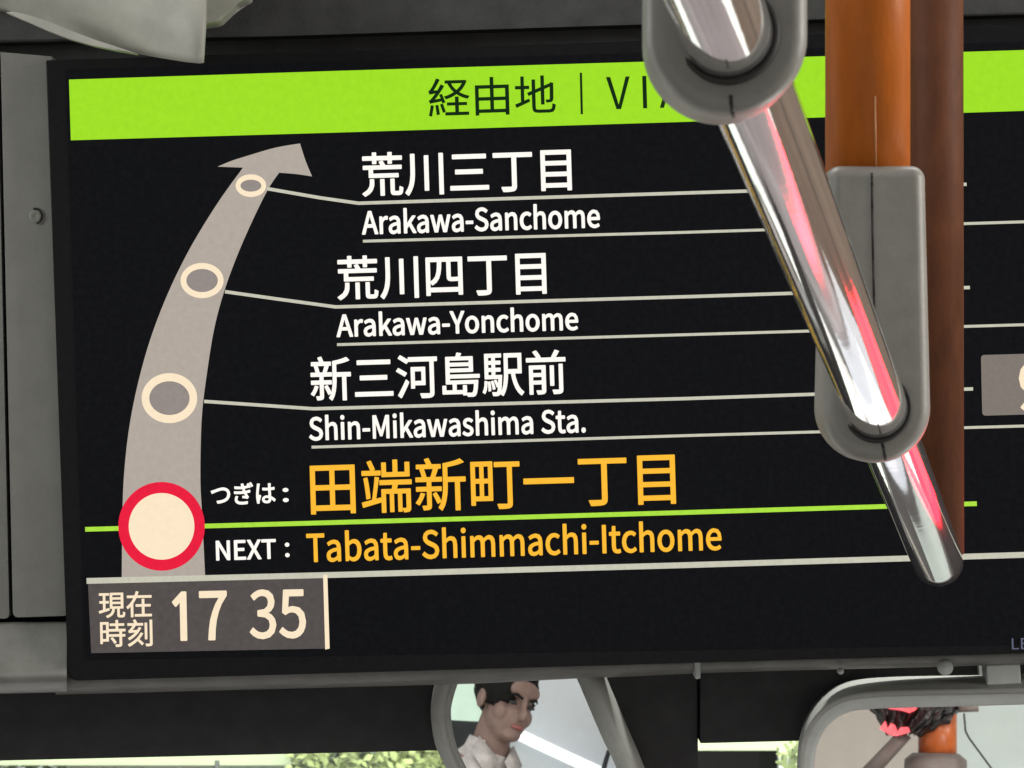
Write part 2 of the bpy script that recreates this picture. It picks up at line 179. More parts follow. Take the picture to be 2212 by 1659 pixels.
M = {
 'bezel': mat('black_bezel_plastic', (.0085, .008, .009), .55, spec=.14, var=.3, scale=220, bump=.15, bscale=900),
 'screen': lcd('dark_lcd_glass', (9, 10, 14), 1, .3, 260),
 'white': lcd('lcd_white', (255, 250, 242), 1.05),
 'cream': lcd('lcd_cream', (252, 232, 200), 1, .03),
 'line': lcd('lcd_pale_line', (200, 198, 180), 1, .08),
 'green': lcd('lcd_lime', (160, 224, 38), 1, .05, 200),
 'greenline': lcd('lcd_lime_line', (172, 226, 66), 1, .08),
 'ink': lcd('lcd_dark_green_ink', (10, 40, 12), 1),
 'arrow': lcd('lcd_taupe', (178, 168, 158), 1, .055, 240),
 'ringfill': lcd('lcd_grey_taupe', (148, 139, 134), 1, .06),
 'red': lcd('lcd_red', (234, 28, 62), 1, .08),
 'amber': lcd('lcd_amber', (255, 189, 54), 1, .05),
 'box': lcd('lcd_dark_taupe', (84, 78, 76), 1, .12, 240),
 'tagbox': lcd('lcd_mid_taupe', (128, 120, 112), 1, .06),
 'mark': lcd('lcd_grey_mark', (92, 96, 116), 1),
 'wall': mat('grey_wall_plastic', (.20, .197, .182), .6, var=.09, scale=45, bump=.25, bscale=700),
 'ceil': mat('dark_grey_ceiling_plastic', (.058, .059, .058), .65, var=.22, scale=60, bump=.25, bscale=600, spec=.3),
 'band': mat('charcoal_header_plastic', (.038, .037, .039), .6, var=.2, scale=70, bump=.2, bscale=600, spec=.3),
 'gap': mat('dark_joint', (.012, .012, .012), .9),
 'ledge': mat('grey_ledge_metal', (.22, .218, .2), .45, var=.18, scale=40, bump=.2, bscale=400),
 'flap': mat('pale_grey_moulded_plastic', (.42, .415, .37), .55, var=.16, scale=26, bump=.9, bscale=38),
 'clamp': mat('grey_clamp_plastic', (.275, .262, .238), .42, var=.10, scale=70, bump=.12, bscale=350),
 'dark_gap': mat('dark_gap_and_seam', (.03, .027, .025), .6),
 'chrome': mat('polished_steel', (.86, .83, .82), .05, .88, var=.05, scale=25, bump=.03, bscale=90),
 'orange': mat('orange_pole_vinyl', (.50, .125, .010), .40, var=.11, scale=110, bump=.2, bscale=300, spec=.3, stretch=(1, 1, .35)),
 'shaded': mat('shaded_orange_vinyl', (.125, .042, .018), .6, var=.22, scale=110, bump=.2, bscale=300, spec=.25, stretch=(1, 1, .35)),  # orange vinyl darkened to hold the pole's shade
 'seam': mat('pale_vinyl_seam', (.52, .24, .11), .5),
 'rim': mat('grey_mirror_frame', (.36, .365, .34), .5, var=.1, scale=50, bump=.15, bscale=500),
 'rimin': mat('pale_grey_mirror_bevel', (.62, .64, .62), .5, var=.1, scale=50),
 'mirror': mat('mirror_silver', (.93, .95, .94), .018, 1, var=.01),
 'added_wall': mat('brown_grey_added_wall', (.20, .135, .09), .6, var=.3, scale=9),
 'dash': mat('grey_dashboard', (.60, .54, .57), .6, var=.2, scale=8),
}
def glass_mat():
    m = bpy.data.materials.new('windscreen_glass'); m.use_nodes = True; nt = m.node_tree; nt.nodes.clear()
    o = nt.nodes.new('ShaderNodeOutputMaterial'); t = nt.nodes.new('ShaderNodeBsdfTransparent'); t.inputs['Color'].default_value = (.95, .985, .96, 1)
    g = nt.nodes.new('ShaderNodeBsdfGlossy'); g.inputs['Roughness'].default_value = .02
    f = nt.nodes.new('ShaderNodeFresnel'); f.inputs['IOR'].default_value = 1.45
    x = nt.nodes.new('ShaderNodeMixShader'); nt.links.new(f.outputs[0], x.inputs[0]); nt.links.new(t.outputs[0], x.inputs[1]); nt.links.new(g.outputs[0], x.inputs[2])
    nt.links.new(x.outputs[0], o.inputs['Surface']); return m
M['glass'] = glass_mat()

# ------------------------------------------------------------------ setting: the front of the bus inside
# side wall panel, with its joint
w = empty('wall', at(60, 700, .02), kind='structure')
prism('panel', round_poly([(-900, 70), (-6, 106), (20, 1336), (-900, 1352)], [0, 0, 10, 0]), .016, .05, M['wall'], w, .0012)
prism('panel', round_poly([(1, 112), (112, 122), (165, 1330), (28, 1334)], [0, 0, 0, 12]), .012, .05, M['wall'], w, .0014)
prism('backing', [(-1000, 0), (130, 0), (150, 1430), (-1000, 1430)], .046, .06, M['gap'], w)
# small screw dent on the panel
bm = bmesh.new(); c = at(77, 467, .0118)
lathe(bm, c, (0, 1, 0), [(0, .0001), (-.0006, .0022), (-.0008, .0038), (.0, .0046)], 20)
bmobj('screw_cover', bm, M['wall'], w, True)
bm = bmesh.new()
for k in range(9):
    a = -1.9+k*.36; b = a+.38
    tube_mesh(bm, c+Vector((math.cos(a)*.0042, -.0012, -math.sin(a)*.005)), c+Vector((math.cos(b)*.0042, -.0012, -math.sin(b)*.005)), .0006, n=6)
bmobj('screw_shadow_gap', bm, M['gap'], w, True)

# ledge: a rounded lip running under panel and display
def ledge_profile(name, xs, prof, m, parent):
    """prof(x) -> list of (d-y, depth)"""
    rows = [[at(x, y, Y) for y, Y in prof(x)] for x in xs]
    verts = [v for r in rows for v in r]; n = len(rows[0])
    faces = [(i*n+j, i*n+j+1, (i+1)*n+j+1, (i+1)*n+j) for i in range(len(rows)-1) for j in range(n-1)]
    return meshobj(name, verts, faces, m, parent, True)
led = empty('ledge', at(60, 1450, .02), kind='structure')
def lp(x):
    o = -.0215*(x-73)
    return [(1343+o*.4, .05), (1343.5+o*.4, .020), (1350+o*.4, .017), (1400+o*.7, .012), (1440+o, .004), (1450+o, -.001), (1458+o, -.003), (1466+o, -.002), (1476+o, .004), (1487+o, .016), (1494+o, .03), (1497+o, .06)]
ledge_profile('lip', [-900+70*i for i in range(15)]+[130, 144], lp, M['ledge'], led)
def lp2(x):
    o = -.0258*(x-147)
    h = 30 if x < 1000 else max(19, 30-.02*(x-1000))
    return [(1455+o, .05), (1466+o, .046), (1470+o+h*.25, .047), (1470+o+h*.6, .056), (1470+o+h*.9, .068), (1470+o+h, .10)]
ledge_profile('strip', [120+50*i for i in range(48)], lp2, M['ledge'], led)
for sx, sy, r in ((1815, 1449, .0022), (2041, 1441, .0052)):
    bm = bmesh.new(); lathe(bm, at(sx, sy, .05), (0, -1, 0), [(0, r), (.004, r), (.006, r*.6), (.0065, 0)], 16)
    bmobj('screw', bm, M['rimin'], led, True)
prism('strip_joint', [(1502, 1430), (1513, 1430), (1513, 1466), (1502, 1467)], .040, .07, M['rimin'], led, .0006)

# dark windscreen header
hd = empty('windscreen_header', at(1106, 1550, .13), kind='structure')
prism('header_panel', [(-1200, 1440), (1508, 1400), (1508, 2500), (1290, 2500), (1290, 1613), (945, 1621), (0, 1643), (-1200, 1672)], .125, .26, M['band'], hd, .0015)
prism('header_panel', [(1512, 1395), (2700, 1370), (2700, 1577), (1512, 1606)], .122, .26, M['band'], hd, .0012)
# ceiling housing over the display
# unseen wall added beyond the display at right to darken the rail's reflection
rw = empty('wall', at(2600, 1000, .02), kind='structure')
prism('panel', [(2426, -900), (5200, -900), (5200, 1372), (2426, 1372)], .02, .06, M['added_wall'], rw, .003)
prism('panel', [(2705, 1376), (5200, 1376), (5200, 2440), (2705, 2440)], .10, .16, M['added_wall'], rw, .003)
ce = empty('ceiling', at(1106, 20, .05), kind='structure')
prism('housing', [(-900, -900), (3000, -900), (3000, 60), (1404, 126), (1000, 160), (0, 160), (-900, 170)], .044, .30, M['ceil'], ce, .004)
prism('housing_lip', [(-900, -900), (3000, -900), (3000, 12), (1404, 52), (600, 78), (-900, 112)], .02, .046, M['ceil'], ce, .004)

# windscreen pane
ws = empty('windscreen', at(1106, 2000, .33), label='wide windscreen glass under the dark header with bright street outside', cat='windscreen')
prism('glass_pane', [(-1400, 1420), (2900, 1330), (2900, 3000), (-1400, 3000)], .30, .304, M['glass'], ws)
db = prism('unseen_dashboard', [(-1400, 2500), (3200, 2450), (3200, 5200), (-1400, 5200)], -.05, .55, M['dash'], None, .02); tag(db, kind='structure')  # unseen, added for the greys it reflects into the rail

# ------------------------------------------------------------------ the information display
dp = empty('information_display', at(1200, 1470, .0), label='wide black bus information display with lime header and list of coming stops', cat='display')
prism('bezel', round_poly([(99, 130), (1404, 88), (2420, 46), (2420, 1405), (147, 1471)], [0, 0, 0, 0, 22]), 0, .042, M['bezel'], dp, .0008, 2)
def sheet(name, pts, layer, m, parent=dp, th=.0002):
    return prism(name, pts, -.0003*layer, -.0003*layer+th, m, parent)
def part(o, parent):
    o.parent = parent; o.matrix_parent_inverse = Matrix.Translation(dp.location).inverted(); return o
def sub(o, root):          # sub-part of a part whose own offset is zero
    o.parent = root; o.matrix_parent_inverse = Matrix.Identity(4); return o
sheet('screen', [(142, 150), (2360, 86), (2360, 1390), (183, 1425)], 1, M['screen'])
hb = sheet('header_bar', [(149, 172), (737, 152.8), (1404, 133), (2360, 103.5), (2360, 234.5), (1474.6, 263.3), (737, 286), (153, 303)], 2, M['green'])

G = json.loads(GLYPHS)
G['1'] = [194, [[92, 0, 124, 0, 124, 257, 100, 257, 44, 205, 62, 184, 92, 214]]]
def strokes(polys):
    """group a character's outlines: each outer outline with the holes inside it"""
    P = [[(p[2*i], p[2*i+1]) for i in range(len(p)//2)] for p in polys]
    todo, P = P, []
    while todo:                                  # an outline that touches itself is two outlines
        p = todo.pop(0); rep = [(i, p.index(q)) for i, q in enumerate(p) if p.index(q) < i]
        if rep: i, k = rep[0]; todo += [q for q in (p[k:i], p[:k]+p[i:]) if len(q) > 2]
        else: P.append(p)
    def area2(p): return sum(a[0]*b[1]-b[0]*a[1] for a, b in zip(p, p[1:]+p[:1]))
    def inside(q, p):
        c = False
        for a, b in zip(p, p[1:]+p[:1]):
            if (a[1] > q[1]) != (b[1] > q[1]) and q[0] < (b[0]-a[0])*(q[1]-a[1])/(b[1]-a[1])+a[0]: c = not c
        return c
    big = max(P, key=lambda p: abs(area2(p))); sg = area2(big) > 0
    outer = [[p] for p in P if (area2(p) > 0) == sg]
    for h in P:
        if (area2(h) > 0) != sg:
            own = [g for g in outer if inside(h[0], g[0])]
            if not own: outer.append([h])
            else: min(own, key=lambda g: abs(area2(g[0]))).append(h)
    return outer

def text(name, body, x0, y0, wd, ht, m, off=0.0, parent=None, layer=4, ang=-1.72, track=0.0):
    """letters laid flat on the screen; x0,y0 = lower left of the ink, wd x ht = its size"""
    pen = 0.0; rims = []; bm = bmesh.new()
    for ch in body:
        if ch == ' ': pen += .079; continue
        adv, polys = G[ch]
        for k, grp in enumerate(strokes(polys)):
            loops = [[Vector((a/1000+pen, b/1000, 0)) for a, b in p] for p in grp]
            rims += [[(v.x, v.y) for v in p] for p in loops]
            flat = [v for p in loops for v in p]
            for tri in tessellate_polygon(loops):
                bm.faces.new([bm.verts.new((flat[q].x, flat[q].y, (k % 9)*.00001)) for q in tri])
        pen += adv/1000+track
    # weight and rounded corners: the outline is drawn over with a round nib of radius off
    lv = 0
    for p in rims if off else []:
        for a, b in zip(p, p[1:]+p[:1]):
            lv = (lv+1) % 7; z = .0001+lv*.00001
            d = (Vector(b)-Vector(a)); q = Vector((-d.y, d.x)).normalized()*off; a = Vector(a); b = Vector(b)
            bm.faces.new([bm.verts.new((v.x, v.y, z)) for v in (a+q, b+q, b-q, a-q)])
            bm.faces.new([bm.verts.new((a.x+off*math.cos(k*math.pi/4), a.y+off*math.sin(k*math.pi/4), z+.00008)) for k in range(8)])
    me = bpy.data.meshes.new(name); bm.to_mesh(me); bm.free()
    xs = [v.co.x for v in me.vertices]; ys = [v.co.y for v in me.vertices]
    bx, by = min(xs), min(ys); kx = wd/(max(xs)-bx); ky = ht/(max(ys)-by)
    a = math.radians(ang); ca, sa = math.cos(a), math.sin(a)
    for v in me.vertices:
        u = (v.co.x-bx)*kx; h = (v.co.y-by)*ky
        v.co = at(x0+u*ca+h*sa, y0+u*sa-h*ca, -.0003*layer-v.co.z)
    me.materials.clear(); me.materials.append(m)
    for p in me.polygons: p.material_index = 0
    o = link(name, me, parent or dp); o.matrix_parent_inverse = Matrix.Identity(4) if parent else Matrix.Translation(dp.location).inverted()
    return o
T = text
T('header_text', '\u7d4c\u7531\u5730', 926.5, 253, 275, 83, M['ink'], .0022, hb)
sub(sheet('header_rule', [(1252.3, 157), (1257.3, 157), (1259.3, 246.5), (1254.3, 246.8)], 4, M['ink']), hb)
T('header_text', 'VIA', 1311, 236.5, 168, 70, M['ink'], .0012, hb, track=.075)

# route arrow and stops
def curve(pts, k=5):
    out = []
    for i in range(len(pts)-1):
        p0, p1, p2, p3 = (Vector(pts[min(max(i+q, 0), len(pts)-1)]) for q in (-1, 0, 1, 2))
        for j in range(k):
            t = j/k; q = .5*((2*p1)+(p2-p0)*t+(2*p0-5*p1+4*p2-p3)*t*t+(3*p1-p0-3*p2+p3)*t**3); out.append((q.x, q.y))
    return out+[tuple(pts[-1])]
left = [(263, 1249), (265, 1086), (271, 990), (283, 900), (303, 808), (328, 723), (363, 633), (402, 552), (440, 486), (480, 424), (525, 362)]
right = [(603, 373), (580, 407), (547, 473), (512, 553), (483, 633), (462, 713), (447, 806), (437, 886), (433.5, 960), (433, 1046), (437, 1120), (443, 1245)]
sheet('route_arrow', curve(left)+curve([(470, 360), (500, 347.5), (533, 337), (583, 322), (615, 315), (648, 310)])+curve([(648, 310), (660, 347), (674, 381)])[1:]+curve([(674, 381), (640, 376), (603, 373)])[1:-1]+curve(right), 2, M['arrow'])
def ellipse(cx, cy, rx, ry, n=48): return [(cx+rx*math.cos(2*math.pi*i/n), cy+ry*math.sin(2*math.pi*i/n)) for i in range(n)]
def ring(name, cx, cy, rx, ry, ix, iy, m, layer):
    n = 56; vs = []; fs = []
    for i in range(n):
        a = 2*math.pi*i/n
        vs += [at(cx+rx*math.cos(a), cy+ry*math.sin(a), -.0003*layer), at(cx+ix*math.cos(a), cy+iy*math.sin(a), -.0003*layer)]
    for i in range(n): j = (i+1) % n; fs.append((2*i, 2*j, 2*j+1, 2*i+1))
    o = meshobj(name, vs, fs, m, dp); return o
for cx, cy, rx, ry, ix, iy in ((542, 401, 33, 24.5, 22.5, 13), (436.5, 606, 46.5, 38, 34, 25), (366, 860, 60, 54, 43.5, 36.5)):
    r = ring('stop_ring', cx, cy, rx, ry, ix, iy, M['cream'], 4)
    sub(sheet('ring_centre', ellipse(cx, cy, ix+1, iy+1), 3, M['ringfill']), r)
def strip(name, pts, wd, layer, m):
    """a drawn line of even width through pts"""
    up = []; dn = []
    for i, p in enumerate(pts):
        a = Vector(pts[max(i-1, 0)]); b = Vector(pts[min(i+1, len(pts)-1)]); d = (b-a).normalized(); nrm = Vector((d.y, -d.x))
        p = Vector(p); up.append((p+nrm*wd/2)[:]); dn.append((p-nrm*wd/2)[:])
    return sheet(name, up+dn[::-1], layer, m)
strip('leader_line', [(577, 407.5), (690, 427), (774, 439), (1474.6, 417), (2088, 398)], 7.2, 3, M['line'])
strip('leader_line', [(486, 630), (600, 646), (725, 663), (1481, 641), (2095, 621)], 7.2, 3, M['line'])
strip('leader_line', [(441, 867), (560, 875), (677, 883), (1481, 861), (2102, 840)], 7.2, 3, M['line'])
strip('underline', [(784, 521), (1474.6, 502), (2360, 474.5)], 6, 3, M['line'])
strip('underline', [(728, 744.5), (1481, 723), (2360, 697)], 6, 3, M['line'])
strip('underline', [(673, 966), (1481, 941), (2360, 916)], 6, 3, M['line'])
strip('next_stop_line', [(184, 1143.5), (658, 1130.5), (1481, 1107), (2110, 1088)], 10, 4, M['greenline'])
cs = ring('current_stop_ring', 349, 1137, 93.5, 96, 71, 72, M['red'], 6)
sub(sheet('ring_centre', ellipse(350, 1138.5, 73, 74), 5, M['cream']), cs)
strip('divider_line', [(187, 1255), (737, 1241.5), (1474.6, 1221), (1951, 1206.5), (2360, 1194)], 12.5, 4, M['line'])

# names of the stops
T('station_name', '\u8352\u5ddd\u4e09\u4e01\u76ee', 783, 426, 453, 96, M['white'], .0049)
T('romanised_name', 'Arakawa-Sanchome', 782, 508, 515, 56, M['white'], .0080)
T('station_name', '\u8352\u5ddd\u56db\u4e01\u76ee', 729.5, 649.5, 452, 96, M['white'], .0049)
T('romanised_name', 'Arakawa-Yonchome', 727, 729.5, 523, 54, M['white'], .0080)
T('station_name', '\u65b0\u4e09\u6cb3\u5cf6\u99c5\u524d', 672, 868, 552, 97, M['white'], .0046)
T('romanised_name', 'Shin-Mikawashima Sta.', 668, 953, 598, 56, M['white'], .0076)
T('station_name', '\u7530\u7aef\u65b0\u753a\u4e00\u4e01\u76ee', 672, 1113, 789, 116, M['amber'], .0036)
T('romanised_name', 'Tabata-Shimmachi-Itchome', 663, 1216, 897, 68, M['amber'], .0062)
T('next_caption', '\u3064\u304e\u306f', 456, 1092, 140, 48, M['white'], .0078)
T('next_caption', ':', 611, 1085, 13, 31, M['white'], .0050)
T('next_caption', 'NEXT', 467, 1211, 130, 43, M['white'], .0076)
T('next_caption', ':', 616, 1204, 10, 32, M['white'], .0050)

# clock
tb = sheet('time_box', [(190, 1258), (699, 1243), (704, 1401), (197, 1411)], 3, M['box'])
sub(sheet('box_edge', [(698, 1242), (707, 1242), (712, 1401), (702.5, 1403)], 5, M['cream']), tb)
T('time_caption', '\u73fe\u5728', 213.5, 1335.5, 115, 57, M['cream'], .0042, tb, ang=-1.2)
T('time_caption', '\u6642\u523b', 217, 1398.5, 113, 59, M['cream'], .0042, tb, ang=-1.2)
T('clock_digits', '17', 373, 1385, 119, 107, M['cream'], .0052, tb, ang=-1.2)
T('clock_digits', '35', 540, 1381.5, 122, 108, M['cream'], .0052, tb, ang=-1.2)
# items at the right hand edge
pb = sheet('platform_box', round_poly([(2119, 767), (2330, 761), (2333, 892), (2122, 898)], [8, 8, 8, 8], 4), 2, M['tagbox'])
T('platform_digit', '9', 2203, 893, 66, 112, M['cream'], .0052, pb)
T('maker_mark', 'LE', 2186, 1403, 36, 24, M['mark'], .001)

# ------------------------------------------------------------------ chrome handrail, joints and poles
RE, RB = at(2027, 1214, -.185), at(1630, 217, -1.11)
AX = (RB-RE).normalized()                    # towards the camera
def axis_at(y):
    """point of the rail axis seen at height y"""
    lo, hi = -.3, 1.6
    for _ in range(60):
        mid = (lo+hi)/2; p = RE+(RB-RE)*mid; py = 829.5-p.z/(S*(p.y+D)/D)
        if py > y: lo = mid
        else: hi = mid
    return RE+(RB-RE)*lo
RR = .0150
hr = empty('handrail', RE, label='polished steel handrail sloping across in front of the display', cat='handrail')
bm = bmesh.new()
L = (RB-RE).length
lathe(bm, RE, AX, [(-.002, 0), (-.002, RR*.86), (-.0012, RR*.96), (.001, RR)]+[(.02+i*(L+.42)/60, RR) for i in range(61)], 64)
bmobj('tube', bm, M['chrome'], hr, True)

def clamp(mouth_y, top_dz, label, sx, sr):
    c = axis_at(mouth_y)
    RO = .0266
    root = empty('pole_joint', c, label=label, cat='pole joint', group='grey joints on the steel handrail')
    cz = c+Vector((0, .022, 0)); top = Vector((at(sx, 0, c.y+.028).x, c.y+.028, c.z+top_dz))
    # one moulded body: round at the bottom about the rail, straight sides up to the pole socket
    out = [(c.x-RO*math.cos(a), c.z-RO*math.sin(a)) for a in [math.pi*k/28 for k in range(29)]]
    tx = at(sx, 0, c.y).x
    out += [(tx+sr, c.z+top_dz-.010)]
    out += [(tx+sr-.0068*(1-math.cos(a)), c.z+top_dz-.0068*(1-math.sin(a))) for a in [math.pi/2*k/6 for k in range(7)]]
    out += [(tx-sr+.0068*(1-math.cos(a)), c.z+top_dz-.0068*(1-math.sin(a))) for a in [math.pi/2*k/6 for k in range(6, -1, -1)]]
    out += [(tx-sr, c.z+top_dz-.010)]
    n = len(out)
    # rows from the mouth's flat face round the edge to the back
    prof = [(.0060, -.0005), (.0050, -.0003), (.0040, .0002), (.0026, .0012), (.0014, .0028), (.0006, .0055), (0, .009), (0, .046), (.0012, .051), (.005, .054)]
    mid = Vector((tx, 0, c.z+.04))
    def inset(d):
        pts = []
        for k in range(n):
            a, b, e = Vector(out[k-1]), Vector(out[k]), Vector(out[(k+1) % n])
            t = (e-a).normalized(); q = Vector((-t.y, t.x))
            pts.append(b+q*d)
        return pts
    bm = bmesh.new(); rows = [[bm.verts.new((p.x, c.y+dy, p.y)) for p in inset(d)] for d, dy in prof]
    for a, b in zip(rows, rows[1:]):
        for k in range(n): bm.faces.new((a[k], a[(k+1) % n], b[(k+1) % n], b[k]))
    bm.faces.new(rows[0]); bm.faces.new(rows[-1][::-1])
    bmesh.ops.triangulate(bm, faces=[f for f in bm.faces if len(f.verts) > 4])
    body_ = bmobj('body', bm, M['clamp'], root, True)
    # dark ring painted as shade in the gap between rail and sleeve
    bm = bmesh.new()
    lathe(bm, c, AX, [(-.002, RR+.0001), (.0008, RR+.0001), (.0014, RR+.0009), (.0008, RR+.0019), (-.002, RR+.0019)], 56, True)
    bmobj('dark_gap', bm, M['dark_gap'], root, True)
    return root, c, cz, top
J1, c1, cz1, top1 = clamp(74, .13, 'large grey moulded joint round the near upper end of the steel handrail', 1574, .0266)
J2, c2, cz2, top2 = clamp(882, .1175, 'smaller grey moulded joint holding the orange pole to the steel handrail', 1895, .0240)

def surf_line(name, root, pts, r, m):
    bm = bmesh.new()
    for a, b in zip(pts, pts[1:]): tube_mesh(bm, a, b, r, n=8)
    return bmobj(name, bm, m, root, True)
BODY = {}
def on_body(root, x, y):
    """where the sight line through x,y meets the joint's body"""
    o = [ch for ch in root.children if ch.name.startswith('body')][0]
    bpy.context.view_layer.update()
    inv = o.matrix_world.inverted(); s = inv @ Vector((0, -D, 0)); d = (inv.to_3x3() @ (at(x, y, 0)-Vector((0, -D, 0)))).normalized()
    hit, loc, nrm, i = o.ray_cast(s, d)
    return o.matrix_world @ loc if hit else None
for root, line, r in ((J1, [(1578.3, 206), (1579.5, 222), (1582, 240), (1585, 252)], .0007),
                      (J2, [(1883.5, 374), (1883.6, 384), (1883.7, 400), (1884, 450), (1886, 560), (1888, 640), (1890, 700)], .0006),
                      (J2, [(1905, 950), (1908, 965), (1911, 980), (1913, 992)], .0009)):
    pts = [p for p in (on_body(root, x, y) for x, y in line) if p]
    if len(pts) > 1: surf_line('seam', root, pts, r, M['dark_gap'])

# orange pole in the socket, brown pole behind at the rail's end, shade put into its colour
op = empty('orange_pole', top2, label='bright orange vertical grab pole standing in the grey joint', cat='grab pole')
r2 = (top2.y+D)*S/D*91.5
pc = at(1879.5, 300, top2.y)
bm = bmesh.new(); tube_mesh(bm, Vector((pc.x-.0012, pc.y, top2.z-.03)), Vector((at(1874.5, -600, pc.y).x, pc.y, at(0, -700, pc.y).z)), r2, n=64)
bmobj('sleeve', bm, M['orange'], op, True)
bm = bmesh.new()
ax = pc.x+.0008; tube_mesh(bm, (ax, pc.y-r2+.0001, top2.z), (ax-.0004, pc.y-r2+.0001, top2.z+.034), .00045, n=8)
bmobj('sleeve_seam', bm, M['seam'], op, True)
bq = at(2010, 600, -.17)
bp = empty('shaded_pole', at(2010, 1215, -.17), label='brown vertical grab pole behind the orange one reaching the end of the handrail', cat='grab pole')
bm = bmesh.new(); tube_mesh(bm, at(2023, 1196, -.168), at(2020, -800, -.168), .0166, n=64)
bmobj('sleeve', bm, M['shaded'], bp, True)

# ------------------------------------------------------------------ pale moulded cover at the upper left
cf = empty('moulded_cover', at(300, -40, -.02), label='pale grey curved plastic cover jutting in above the wall panel', cat='cover')
bot = [(-120, 12), (-40, 16), (12, 27), (60, 46), (105, 66), (150, 83), (200, 97), (250, 107), (300, 117), (350, 126), (400, 134), (430, 137)]
verts = []; faces = []; nt_ = 14
for i, (bx, by) in enumerate(bot):
    s = i/(len(bot)-1); tx = -140+s*(452+140)
    for k in range(nt_+1):
        t = k/nt_
        x = tx*(1-t)+bx*t; y = -120*(1-t)+by*t
        Y = -.055-(s-.62)*.105*t-.014*math.sin(math.pi*t)*(.3+s)-.006*math.sin(5*s)
        verts.append(at(x, y, Y))
for i in range(len(bot)-1):
    for k in range(nt_): a = i*(nt_+1)+k; faces.append((a, a+1, a+nt_+2, a+nt_+1))
o = meshobj('shell', verts, faces, M['flap'], cf, True)
so = o.modifiers.new('s', 'SOLIDIFY'); so.thickness = .004; so.offset = 1
bpy.context.view_layer.update(); bake(o)
prism('lip', [(10, 26), (36, 37), (60, 47), (105, 67), (150, 84), (200, 98), (250, 108), (298, 116.5), (250, 100), (200, 84), (150, 65), (105, 46), (60, 32), (30, 25)], -.082, -.068, M['flap'], cf, .0012)
prism('side_wing', [(400, -120), (590, -120), (535, -4), (508, 6), (497, 20), (474, 43), (466, 47), (446, 50), (400, 56)], -.03, .005, M['flap'], cf, .0012)

# ------------------------------------------------------------------ convex mirrors
def mirror(name, centre, inner, outer, Y, wdir, label, rad=2.0, bevel=.35, depth=.022):
    c = at(centre[0], centre[1], Y); v = (c-Vector((0, -D, 0))).normalized(); wv = Vector(wdir).normalized()
    n = (wv-v).normalized()
    root = empty(name, c, label=label, cat='mirror', group='mirrors under the display')
    camp = Vector((0, -D, 0))
    def on_plane(x, y):
        d = at(x, y, 0)-camp; t = (c-camp).dot(n)/d.dot(n); return camp+d*t
    ri = [on_plane(*p) for p in inner]; ro = [on_plane(*p) for p in outer]
    # glass: fine polar grid bulging towards the viewer
    K = 40; N = len(ri); cc = sum(ri, Vector())/N; vs = [cc.copy()]; fs = []
    for k in range(1, K+1):
        for p in ri: vs.append(cc+(p-cc)*(k/K)*1.01)
    hs = [(p-cc).length for p in vs]; top = max(hs)**2/(2*rad)
    vs = [p+n*(-(h*h)/(2*rad)) for p, h in zip(vs, hs)]
    for i in range(N): fs.append((0, 1+i, 1+(i+1) % N))
    for k in range(K-1):
        for i in range(N): a = 1+k*N+i; b = 1+k*N+(i+1) % N; fs.append((a, a+N, b+N, b))
    meshobj('glass', vs, fs, M['mirror'], root, True)
    # frame: rounded outer band and paler inner bevel
    def band(nm, prof, m):
        vs = []; fs = []; q = len(prof)
        for a, b in zip(ri, ro):
            for t, z in prof: vs.append(a.lerp(b, t)+n*z)
        for i in range(N):
            j = (i+1) % N
            for k in range(q-1): fs.append((i*q+k, i*q+k+1, j*q+k+1, j*q+k))
        return meshobj(nm, vs, fs, m, root, True)
    band('frame', [(bevel, .0024), (bevel+.03, .0052), (bevel+.08, .0064), (bevel+.3, .0075), (.85, .006), (.97, .002), (1, -.004), (1, -depth), (.0, -depth-.002)], M['rim'])
    band('inner_bevel', [(-.02, -.0012), (.0, .0012), (bevel*.1, .0018), (bevel*.5, .0022), (bevel, .0026)], M['rimin'] if bevel > .3 else M['rim'])
    R = Matrix.Translation(c) @ (Matrix.Identity(3)-2*Matrix([[n[i]*n[j] for j in range(3)] for i in range(3)])).to_4x4() @ Matrix.Translation(-c)
    return root, c, v, R
def dense(pts, k=4):
    """smooth closed outline through pts"""
    out = []; N = len(pts)
    for i in range(N):
        p0, p1, p2, p3 = (Vector(pts[(i+q) % N]) for q in (-1, 0, 1, 2))
        for j in range(k):
            t = j/k
            q = .5*((2*p1)+(p2-p0)*t+(2*p0-5*p1+4*p2-p3)*t*t+(3*p1-p0-3*p2+p3)*t**3)
            out.append((q.x, q.y))
    return out
in1 = [(1100, 1352), (1012, 1385), (994, 1453), (977, 1506), (971, 1545), (981, 1606), (1004, 1659), (1045, 1740), (1125, 1790), (1235, 1792), (1325, 1750), (1345, 1700), (1327, 1646), (1297, 1583), (1237, 1443), (1200, 1375)]
ou1 = [(1100, 1312), (970, 1360), (944, 1456), (933, 1506), (931, 1545), (940, 1606), (964, 1659), (1010, 1765), (1110, 1835), (1250, 1838), (1368, 1780), (1388, 1710), (1371, 1653), (1344, 1590), (1284, 1448), (1240, 1340)]
MR1, m1, v1, R1 = mirror('interior_mirror', (1140, 1560), dense(in1), dense(ou1), .098, (-.42, -.85, -.30), 'tapered grey framed mirror hanging below the display showing a person in it', rad=1.3, bevel=.16)
in2 = [(1775, 1850), (1757, 1760), (1757, 1650), (1770, 1598), (1793, 1562), (1832, 1538), (1880, 1531), (1960, 1528), (2080, 1525), (2212, 1521), (2330, 1519), (2420, 1530), (2462, 1580), (2475, 1700), (2462, 1850), (2400, 1910), (2200, 1925), (1950, 1920), (1830, 1900)]
